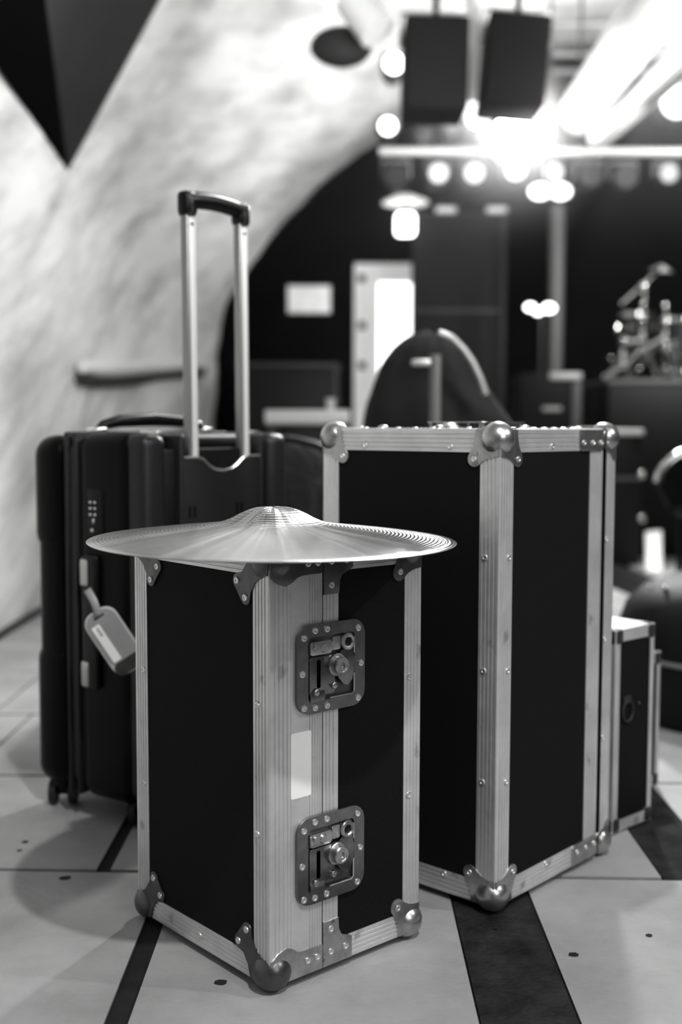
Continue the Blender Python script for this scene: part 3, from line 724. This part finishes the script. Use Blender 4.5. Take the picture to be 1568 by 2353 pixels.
# black glossy bag on the floor at the right edge
pB = onfloor(1568, 1712)
gb = thing('drum_bag', 'squat glossy black drum bag on the floor at the right edge', 'drum bag', (1.075, 2.98, 0))
prof = [(0, .375), (.10, .372), (.20, .358), (.27, .330), (.315, .285), (.335, .225), (.340, .15), (.338, .06), (.325, .015), (.30, .0), (0, 0)]
MB().lathe(prof, 64).build('bag_body', GLOSS, gb)
MB().tube([(.3415*cos(2*pi*k/60), .3415*sin(2*pi*k/60), .17) for k in range(60)], .007, 8, closed=True).build('zip', MGREY, gb)
MB().tube([(-.10, -.20, .345), (-.07, -.235, .375), (.05, -.27, .375), (.09, -.255, .335)], .013, 10).build('carry_handle', FABR, gb)
for px in (1493, 1529):
    q = at(px, 1350, 2.90)-V(gb.location); MB().sphere(q, .0075, seg=12).build('stud', CHROME, gb)

# dark amplifier rack with its lid coloured white as if strongly lit, chair at the right edge, cable ramp on the floor
a, c = at(1352, 1000, 5.95), at(1478, 987, 5.95)
am = thing('equipment_rack', 'dark upright equipment rack with lid coloured as brightly lit right of the tall flight case', 'rack', (a.x, 5.95, 0)); W_ = c.x-a.x
MB().box(0, W_, 0, .5, .03, c.z-.03, .01).build('cabinet', mat('rack grey', .016, .6), am); MB().box(-.005, W_+.005, -.01, .51, c.z-.03, c.z, .006).build('lid', mat('lid lit white', .9, .5), am)
for py in (1090, 1192, 1305): q = at(1476, py, 5.93)-V(am.location); MB().sphere(q, .020, (1, .7, 1), 14).build('corner_cap', CHROME, am)
MB().box(.0, W_, -.01, .0, at(1400, 1100, 5.9).z-.01, at(1400, 1100, 5.9).z+.01).build('trim_strip', MGREY, am)
for x in (.06, W_-.06):
    MB().cyl((x-.015, .06, .0305), (x+.015, .06, .0305), .030, seg=16).build('wheel', BLACK, am)
ct = at(1568, 1120, 4.2)
cr_ = thing('chair', 'black padded chair with shiny curved back rail at the right edge', 'chair', (ct.x+.20, 4.2, 0))
zt2 = at(1560, 1022, 4.2).z
bkp = [(-.29+.29*(1-cos(pi*k/16)), 0, zt2-.15+.15*sin(pi*k/16)) for k in range(17)]
MB().prism([(p[0], p[2]) for p in bkp]+[(.25, .46), (-.25, .46)], lambda u, v, d: V((u, d, v)), -.02, .02, .01).build('backrest', GLOSS, cr_)
MB().tube([(p[0]*1.02, -.03, p[2]+.012) for p in bkp], .020, 12).build('back_rail', CHROME, cr_)
MB().box(-.23, .23, -.45, .02, .42, .475, .025, 4).build('seat', FABR, cr_)
zs = at(1545, 1212, 3.75).z
MB().tube([(-.235, -.46, .44), (-.15, -.475, .445), (.15, -.475, .445), (.235, -.46, .44)], .012, 10).build('seat_rail', CHROME, cr_)
for x in (-.2, .2):
    for y in (-.42, .0): MB().cyl((x, y, 0), (x, y, .43), .013, seg=10).build('leg', BLACK, cr_)
wb0, wb1 = at(1483, 1320, 5.85), at(1522, 1218, 5.85)
wq = [at(1486, 1311, 5.93), at(1522, 1312, 5.93), at(1521, 1218, 6.16), at(1484, 1221, 6.16)]
wm = MB(); wa = [wm.bm.verts.new(q) for q in wq]; wb_ = [wm.bm.verts.new(q+V((0, .02, -.008))) for q in wq]
wm.bm.faces.new(wa); wm.bm.faces.new(wb_[::-1])
for i in range(4): wm.bm.faces.new((wa[i], wb_[i], wb_[(i+1) % 4], wa[(i+1) % 4]))
wbx = wm.build('lit_floor_board', mat('lit floor white', .95, .6), smooth=False); tag(wbx, 'added white board standing in for the bright lit floor between the rack and the padded chair', 'board')  # board added in place of the lit floor showing through the gap
g0, g1 = onfloor(1388, 1316), onfloor(1640, 1408)
dvec = (g1-g0).normalized(); pv = V((-dvec.y, dvec.x, 0))
rm = MB()
for s0, s1, h0, h1 in ((-.16, -.06, .0, .045), (-.06, .06, .045, .045), (.06, .16, .045, .0)):
    rm.poly([g0+pv*s0+V((0, 0, h0)), g1+pv*s0+V((0, 0, h0)), g1+pv*s1+V((0, 0, h1)), g0+pv*s1+V((0, 0, h1))])
ro = rm.build('cable_ramp', BLACK, smooth=False); ro.location.z = .002; tag(ro, 'black cable ramp lying on the floor behind the glossy bag', 'cable ramp')

# ---------------------------------------------------------------- stage platform with drum kit
SZ = 1.03; SY = 6.6
spx = at(1400, 880, SY).x
sg = MB().box(spx, 4.1, SY, 8.4, 0, SZ-.03, .004).build('stage_platform', BLACK); struct(sg); sg.name = 'trim_4'
sg2 = MB().box(spx-.01, 4.1, SY-.01, 8.4, SZ-.03, SZ, .004).build('trim_5', mat('stage edge', .10, .4)); struct(sg2)
def drum(px, py0, py1, r, Y, label, legs=0):
    c0, c1 = at(px, py1, Y), at(px, py0, Y); h = c1.z-c0.z
    d = thing('drum', label, 'drum', (c0.x, Y, c0.z), 0, 'drum kit on the platform')
    MB().cyl((0, 0, .01), (0, 0, h-.01), r, seg=40).build('shell', GLOSS, d); MB().lathe([(0, h-.004), (r*.98, h-.004)], 40).build('drum_head', mat('drum head', .25, .5), d)
    for z in (.008, h-.008): MB().lathe([(r, z-.012), (r+.010, z-.012), (r+.010, z+.012), (r, z+.012)], 40).build('hoop', CHROME, d)
    for k in range(8):
        a_ = 2*pi*k/8+.2; MB().box(-.010, .012, -.008, .008, h*.5-.03, h*.5+.03, .006, 2, Matrix.Rotation(a_, 4, 'Z') @ Matrix.Translation((r+.004, 0, 0))).build('lug', CHROME, d)
    for k in range(legs):
        a_ = 2*pi*k/3-2.0; MB().tube([(cos(a_)*(r+.02), sin(a_)*(r+.02), h*.6), (cos(a_)*(r+.02), sin(a_)*(r+.02), .05), (cos(a_)*(r+.05), sin(a_)*(r+.05), SZ-c0.z+.006)], .008, 8).build('leg', CHROME, d)
    return d
drum(1462, 722, 790, .115, 7.3, 'rack tom with chrome hoops, left of the two toms on the platform')
drum(1566, 735, 858, .150, 7.1, 'floor tom with chrome legs, at the right edge of the platform', 3)
def tripod(px, Y, ztop, label, name='cymbal_stand', spread=.20, lh=.26):
    b0 = V((at(px, 850, Y).x, Y, SZ))
    s = thing(name, label, 'stand', b0, 0)
    MB().cyl((0, 0, .10), (0, 0, ztop-SZ), .012, .009, 12).build('pole', DCH, s)
    for k in range(3):
        a_ = 2*pi*k/3+2.75; MB().tube([(0, 0, lh), (cos(a_)*spread*.6, sin(a_)*spread*.6, lh*.45), (cos(a_)*spread, sin(a_)*spread, .012)], .010, 8).build('leg', DCH, s)
    MB().cyl((0, 0, lh-.02), (0, 0, lh+.04), .020, seg=14).build('collar', CHROME, s)
    MB().sphere((.0, -.02, lh*.7), .020, seg=12).sphere((0, -.02, lh+.10), .018, seg=12).build('wing_nut', CHROME, s)
    return s, b0
s1, b0 = tripod(1478, 6.9, at(1478, 655, 6.9).z, 'chrome cymbal stand with boom arm, left on the platform')
MB().tube([V(at(1428, 700, 6.88))-b0, V(at(1478, 655, 6.88))-b0, V(at(1515, 622, 6.88))-b0], .011, 8).build('boom_arm', DCH, s1)
MB().sphere(V(at(1480, 657, 6.85))-b0, .026, seg=14).build('tilter', CHROME, s1)
def smallcymbal(px, py, Y, r, tilt, label):
    o = MB().lathe([(0, .022), (.02, .020), (.04, .008), (r, -.012), (r, -.014), (.04, .006), (0, .019)], 40).build('cymbal', CHROME)
    o.location = at(px, py, Y); o.rotation_euler = (R_(tilt), R_(tilt*.3), 0); tag(o, label, 'cymbal'); return o
smallcymbal(1520, 616, 6.88, .085, 14, 'small bright cymbal on the boom stand above the drums')
s2, b2 = tripod(1528, 6.85, at(1528, 700, 6.85).z, 'second chrome stand with shiny fittings, in front of the floor tom')
for py in (742, 790, 803, 845): MB().sphere(V(at(1531, py, 6.82))-b2, .018, seg=12).build('clamp', CHROME, s2)
s3, b3 = tripod(1432, 6.82, at(1432, 790, 6.82).z, 'low chrome stand with spread legs at the left end of the platform', spread=.10, lh=.14)
MB().tube([V(at(1385, 868, 6.75))-b3, V(at(1440, 840, 6.75))-b3, V(at(1470, 808, 6.75))-b3, V(at(1530, 775, 6.75))-b3], .014, 8).build('boom_arm', DCH, s3)
for px, py in ((1405, 823), (1470, 810), (1469, 848)): MB().sphere(V(at(px, py, 6.70))-b3, .013, seg=12).build('wing_nut', CHROME, s3)
for px, py, r in ((1479, 700, .016), (1479, 735, .015), (1479, 765, .014)): MB().sphere(V(at(px, py, 6.87))-b0, r, seg=12).build('clamp', CHROME, s1)
MB().sphere(V(at(1529, 702, 6.82))-b2, .018, seg=12).build('clamp', CHROME, s2)
# black case with pale edges and small fittings left of the platform
a, c = at(1196, 985, 6.5), at(1338, 858, 6.5)
rc = thing('amplifier', 'dark amplifier with pale top edge and right side strip below the twin lamp', 'amplifier', (a.x, 6.5, 0)); W_ = c.x-a.x
MB().box(0, W_, 0, .4, 0, c.z, .01).build('cabinet', BLACK, rc)
e0 = at(1262, 860, 6.5).x-a.x
MB().box(e0, W_, -.015, .0, c.z-.035, c.z+.004, .008).build('top_edge', mat('pale edge', .55, .4, .3), rc); MB().box(W_-.055, W_, -.012, .0, .2, c.z-.04, .008).build('side_edge', mat('dull edge', .12, .5), rc)
q = at(1270, 939, 6.48)-V(rc.location); MB().box(q.x-.055, q.x+.055, -.012, 0, q.z-.013, q.z+.013, .006).build('name_plate', mat('plate', .6, .4), rc)
# music stand lamp on a pole
ml = V((at(1245, 710, 6.95).x, 6.95, 0)); zl = at(1245, 712, 6.95).z
mu = thing('stand_lamp', 'thin stand carrying two small bright bulbs side by side in the middle distance', 'lamp', ml)
MB().cyl((0, 0, .02), (0, 0, zl-.01), .009, seg=10).build('pole', DGREY, mu); MB().lathe([(0, 0), (.10, 0), (.10, .015), (0, .03)], 24).build('base', DGREY, mu)
for px, py, r in ((1219, 706, .030), (1237, 716, .026), (1262, 708, .036)):
    q = at(px, py, 6.90)-ml; MB().sphere(q, r, (1.1, 1, .8), 16).build('bulb', glow('small bulb', 6), mu)
MB().box(-.09, .09, -.01, .02, zl-.02, zl, .006).build('crossbar', DGREY, mu)

# ---------------------------------------------------------------- lighting rig
TY_ = 7.0
t0, t1 = at(872, 348, TY_), at(1640, 348, TY_)
tr = thing('lighting_bar', 'long horizontal pale lighting bar below the vault carrying a row of lamps', 'lighting bar', t0)
MB().cyl((0, 0, 0), (t1.x-t0.x, 0, 0), .026, seg=14).build('bar', mat('bar pale', .38, .45, .2), tr)
for x in (.25, 1.2, 1.9): MB().cyl((x, 0, .02), (x, 0, .45 if x < .5 else 1.1), .008, seg=8).build('drop_rod', DGREY, tr)
def parcan(px, py, Y, r, e, label, tilt=0., group='round stage lamps on the lighting bar'):
    q = at(px, py, Y)
    o = thing('stage_lamp', label, 'stage lamp', q, 0, group); o.rotation_euler = (R_(tilt), 0, 0)
    MB().lathe([(r, 0), (r*1.06, .02), (r*1.06, .16), (r*.75, .24), (0, .25), ], 28, Matrix.Rotation(-pi/2, 4, 'X')).build('can', DGREY, o)
    MB().lathe([(r*.93, -.002), (r*.7, -.012), (0, -.02)], 28, Matrix.Rotation(-pi/2, 4, 'X')).build('lens', glow('lens %.2f' % e, e), o)
    MB().tube([(-r*1.12, .09, 0), (-r*1.12, .09, r*1.3), (r*1.12, .09, r*1.3), (r*1.12, .09, 0)], .008, 8).build('yoke', MGREY, o)
    return o
nm_ = ['first', 'second', 'third', 'fourth', 'fifth', 'sixth', 'seventh', 'eighth']
cans = [(912, 402, .075, .10), (1008, 398, .062, 1.3), (1090, 398, .062, 1.3), (1186, 392, .062, 1.6), (1272, 398, .062, 1.1), (1360, 402, .075, .16), (1440, 405, .075, .17), (1538, 398, .060, .9)]
ds = ['unlit lamp at the left end of the lighting bar', 'lit round lamp second from the left on the lighting bar', 'lit round lamp third from the left on the lighting bar', 'lit round lamp right under the big blinding spotlight', 'lit round lamp just above the twin floodlight', 'dim lamp sixth from the left on the lighting bar', 'dim lamp seventh from the left on the lighting bar', 'lit lamp at the right end of the lighting bar']
for (px, py, r, e), d_ in zip(cans, ds): parcan(px, py, TY_-.14, r, e, d_)
parcan(1180, 312, 6.55, .125, 30, 'big blinding spotlight facing the camera, in the upper right', group=None)
o = parcan(906, 146, 5.9, .055, 6, 'bright small lamp on the vault left of the hanging loudspeakers, upper of two', group=None)
o = parcan(892, 290, 6.3, .050, 6, 'bright small lamp on the vault left of the hanging loudspeakers, lower of two', group=None)
parcan(1556, 235, 6.2, .09, 3, 'bright round lamp at the right edge above the lighting bar', group=None)
parcan(1100, 262, 6.9, .09, 1.8, 'pale round lamp just left of the big blinding spotlight', 10, None)
parcan(1040, 292, 7.3, .055, .35, 'dim lamp under the left hanging loudspeaker', 0, None)
parcan(975, 312, 7.3, .050, .22, 'dimmer lamp above the left part of the lighting bar', 0, None)
# white spotlight on the vault at the top
q = at(842, 52, 5.2)
wl = thing('stage_lamp', 'white cylindrical lamp on a dark bracket under the vault at the top', 'stage lamp', q)
MB().cyl((-.06, 0, .10), (.05, -.06, -.06), .085, seg=24).build('can', mat('lamp white', .8, .4), wl)
MB().sphere((-.11, .14, -.06), .13, (1.1, .6, .7), 20).build('bracket', mat('bracket', .03, .7), wl); MB().cyl((0, .05, .05), (0, .05, .95), .02, seg=10).build('hanger', DGREY, wl)
# twin floodlight
q = at(1265, 440, 6.5)
tw = thing('floodlight', 'pair of bright floodlights on a bar below the lighting bar', 'floodlight', q)
for dx in (-.058, .058): MB().sphere((dx, 0, 0), .062, (1, .8, .72), 20).build('lens', glow('twin flood', 3.5), tw)
MB().box(-.10, .10, .02, .09, -.03, .05, .01).build('housing', DGREY, tw); MB().cyl((0, .06, .04), (0, .06, 1.4), .008, seg=8).build('drop_rod', DGREY, tw)
q2 = at(1280, 700, 7.3); q1 = at(1280, 470, 7.3)
cl = thing('tower_stand', 'tall faint grey post rising above the twin bulbs to the floodlights', 'stand', (q2.x, 7.33, 0))
MB().cyl((0, 0, 0), (0, 0, q1.z), .042, .05, 14).build('post', mat('post grey', .09, .7), cl); MB().lathe([(0, 0), (.09, 0), (.09, .02), (0, .04)], 24).build('base', DGREY, cl)
# lantern with disc shade
q = at(932, 516, 8.1)
lm = thing('wall_lantern', 'small bright square lantern under a wide pale disc shade above the door', 'lantern', q)
MB().box(-.068, .068, -.05, .05, -.078, .078, .03, 4).build('lantern_glass', glow('lantern', 7), lm)
MB().lathe([(0, .20), (.06, .20), (.16, .155), (.165, .145), (.06, .165), (0, .165)], 32).build('shade', mat('shade pale', .75, .4, emit=.35), lm)
MB().cyl((0, 0, .07), (0, 0, .95), .008, seg=8).build('stem', DGREY, lm)
# hanging loudspeakers
def speaker(x0, x1, y0, y1, Y, label, tilt):
    a, c = at(x0, y1, Y), at(x1, y0, Y)
    w = c.x-a.x; h = c.z-a.z
    o = thing('loudspeaker', label, 'loudspeaker', ((a.x+c.x)/2, Y, a.z)); o.rotation_euler = (0, R_(tilt), 0)
    MB().box(-w/2, w/2, .01, .30, 0, h, .012, 3).build('cabinet', mat('speaker black', .010, .8), o); MB().box(-w/2+.012, w/2-.012, .0, .02, .012, h-.012, .004).build('grille', mat('speaker grille', .014, .9), o)
    MB().cyl((0, .15, h), (0, .15, h+1.1), .014, seg=10).build('hanger', DGREY, o)
    MB().tube([(-w/2-.012, .15, h*.75), (-w/2-.012, .15, h+.05), (w/2+.012, .15, h+.05), (w/2+.012, .15, h*.75)], .010, 8).build('yoke', mat('yoke pale', .6, .4), o)
    return o
speaker(928, 1078, 32, 246, 5.0, 'black box loudspeaker hanging from the vault, left of two', 1.2)
speaker(1110, 1256, 25, 238, 5.1, 'black box loudspeaker hanging from the vault, right of two', 4.5)
# pale pipe between them
q0, q1 = at(1092, -40, 5.5), at(1086, 240, 5.5)
pp = MB().cyl(q0+V((0, 0, .0)), q1, .038, .05, 20).build('white_pipe', mat('pipe white', .92, .5)); tag(pp, 'white upright pipe between the two hanging loudspeakers', 'pipe')
# duct and batten running up to the right
d0, d1 = at(1335, 258, 6.6), at(1660, -230, 4.3)
du = MB().cyl(d0, d1, .125, .125, 32).build('ventilation_duct', mat('duct white', .85, .35)); tag(du, 'wide white ventilation duct rising diagonally at the upper right', 'duct')
f0, f1 = at(1362, 318, 6.3), at(1700, -10, 3.9)
ft = thing('light_batten', 'thin white fluorescent batten running diagonally beside the white duct', 'batten light', f0)
MB().cyl((0, 0, 0), f1-f0, .030, .030, 16).build('tube', glow('batten', 1.6), ft)
off = V((.06, .0, -.02)); MB().cyl(off, f1-f0+off, .035, .035, 16).build('housing', mat('housing grey', .45, .4), ft)
# ceiling grid bars over the stage
for i, (y0_, y1_, Y_) in enumerate(((58, 52, 7.4), (126, 122, 7.8), (165, 168, 8.2))):
    a, c = at(1270, y0_, Y_), at(1760, y1_, Y_)
    gbar = MB().cyl(a, c, .018, seg=10).build('ceiling_bar', mat('bar grey', .22, .5)); tag(gbar, ['thin dark bar across the bright ceiling, topmost of three', 'thin dark bar across the bright ceiling, middle of three', 'thin dark bar across the bright ceiling, lowest of three'][i], 'bar')

# ---------------------------------------------------------------- lights
def spot(name, loc, tgt, power, size=60, blend=.6, r=.05):
    l = bpy.data.lights.new(name, 'SPOT'); l.energy = power; l.spot_size = R_(size); l.spot_blend = blend; l.shadow_soft_size = r
    o = bpy.data.objects.new(name, l); COL.objects.link(o); o.location = loc
    o.rotation_euler = (V(tgt)-V(loc)).to_track_quat('-Z', 'Y').to_euler(); return o
def area(name, loc, tgt, power, sx, sy):
    l = bpy.data.lights.new(name, 'AREA'); l.shape = 'RECTANGLE'; l.size = sx; l.size_y = sy; l.energy = power
    o = bpy.data.objects.new(name, l); COL.objects.link(o); o.location = loc
    o.rotation_euler = (V(tgt)-V(loc)).to_track_quat('-Z', 'Y').to_euler(); return o
spot('key_lamp', (.60, -.15, 3.2), (.16, 1.78, .2), 245, 56, .9, .04)
spot('second_lamp', (1.5, .2, 3.0), (.1, 1.9, .1), 25, 75, .6, .06)
spot('side_lamp', (2.7, 1.0, 2.5), (.0, 1.7, .4), 110, 60, .6, .05)
area('fill_light', (1.9, -1.2, 2.0), (.1, 2.2, .5), 30, 1.4, 1.4)  # unseen fill added to light the right-hand faces
spot('stage_back_lamp', (.98, 6.4, 2.41), (.1, 2.0, .5), 480, 70, .7, .12)
spot('vault_lamp_near', (1.2, 2.4, 1.9), (-1.2, 4.3, 1.4), 165, 110, .9, .3)
spot('vault_lamp_far', (1.1, 5.2, 1.9), (.3, 7.3, 3.5), 340, 88, .9, .3)
spot('vault_lamp_mid', (.9, 3.4, 1.3), (-.6, 5.6, 2.8), 160, 110, .9, .3)
spot('stage_floor_lamp', (1.8, 6.2, 3.2), (1.4, 5.2, 0), 700, 50, .6, .1)
spot('ceiling_fill', (2.3, 6.0, 2.5), (2.1, 7.6, 3.7), 240, 110, .9, .2)  # unseen spot added to brighten the stage ceiling and haze
spot('top_fill', (.9, 4.6, 3.3), (.35, 2.2, .7), 210, 70, .6, .08)  # unseen spot added to brighten the tops of the cases
spot('drum_glint_fill', (2.2, 5.5, 2.3), (1.9, 7.0, 1.3), 160, 60, .7, .05)  # unseen spot added to raise glints on the drum chrome
spot('rig_fill', (1.9, 4.3, 2.1), (1.9, 7.4, 3.3), 520, 110, .9, .2)  # unseen spot added to brighten duct, ceiling and haze
w = bpy.data.worlds.new('world'); scene.world = w; w.use_nodes = True
w.node_tree.nodes['Background'].inputs[0].default_value = (1, 1, 1, 1); w.node_tree.nodes['Background'].inputs[1].default_value = .02

# haze drifting in the stage light
hz = MB().box(-.9, 4.15, 5.6, 9.4, .02, 3.5).build('stage_haze', BLACK, smooth=False)
hm = bpy.data.materials.new('haze'); hm.use_nodes = True; nt = hm.node_tree; nt.nodes.remove(nt.nodes['Principled BSDF'])
vs = nt.nodes.new('ShaderNodeVolumeScatter'); vs.inputs['Density'].default_value = .022; vs.inputs['Anisotropy'].default_value = .6
tch = nt.nodes.new('ShaderNodeTexCoord'); sx_ = nt.nodes.new('ShaderNodeSeparateXYZ'); mr = nt.nodes.new('ShaderNodeMapRange')
nt.links.new(tch.outputs['Object'], sx_.inputs[0]); nt.links.new(sx_.outputs['Z'], mr.inputs[0])
mr.inputs[1].default_value = 1.7; mr.inputs[2].default_value = 2.9; mr.inputs[3].default_value = .010; mr.inputs[4].default_value = .11
nt.links.new(mr.outputs[0], vs.inputs['Density']); nt.links.new(vs.outputs[0], nt.nodes['Material Output'].inputs['Volume'])
hz.data.materials.clear(); hz.data.materials.append(hm); tag(hz, 'thin haze glowing around the stage lamps', 'haze', kind='stuff')
hz.hide_render = False

scene.view_settings.view_transform = 'Standard'; scene.view_settings.look = 'None'
scene.view_settings.exposure = .12; scene.view_settings.gamma = .84
scene.cycles.use_denoising = True
scene.cycles.max_bounces = 6; scene.cycles.volume_step_rate = 3; scene.cycles.adaptive_threshold = .02; scene.cycles.volume_bounces = 0
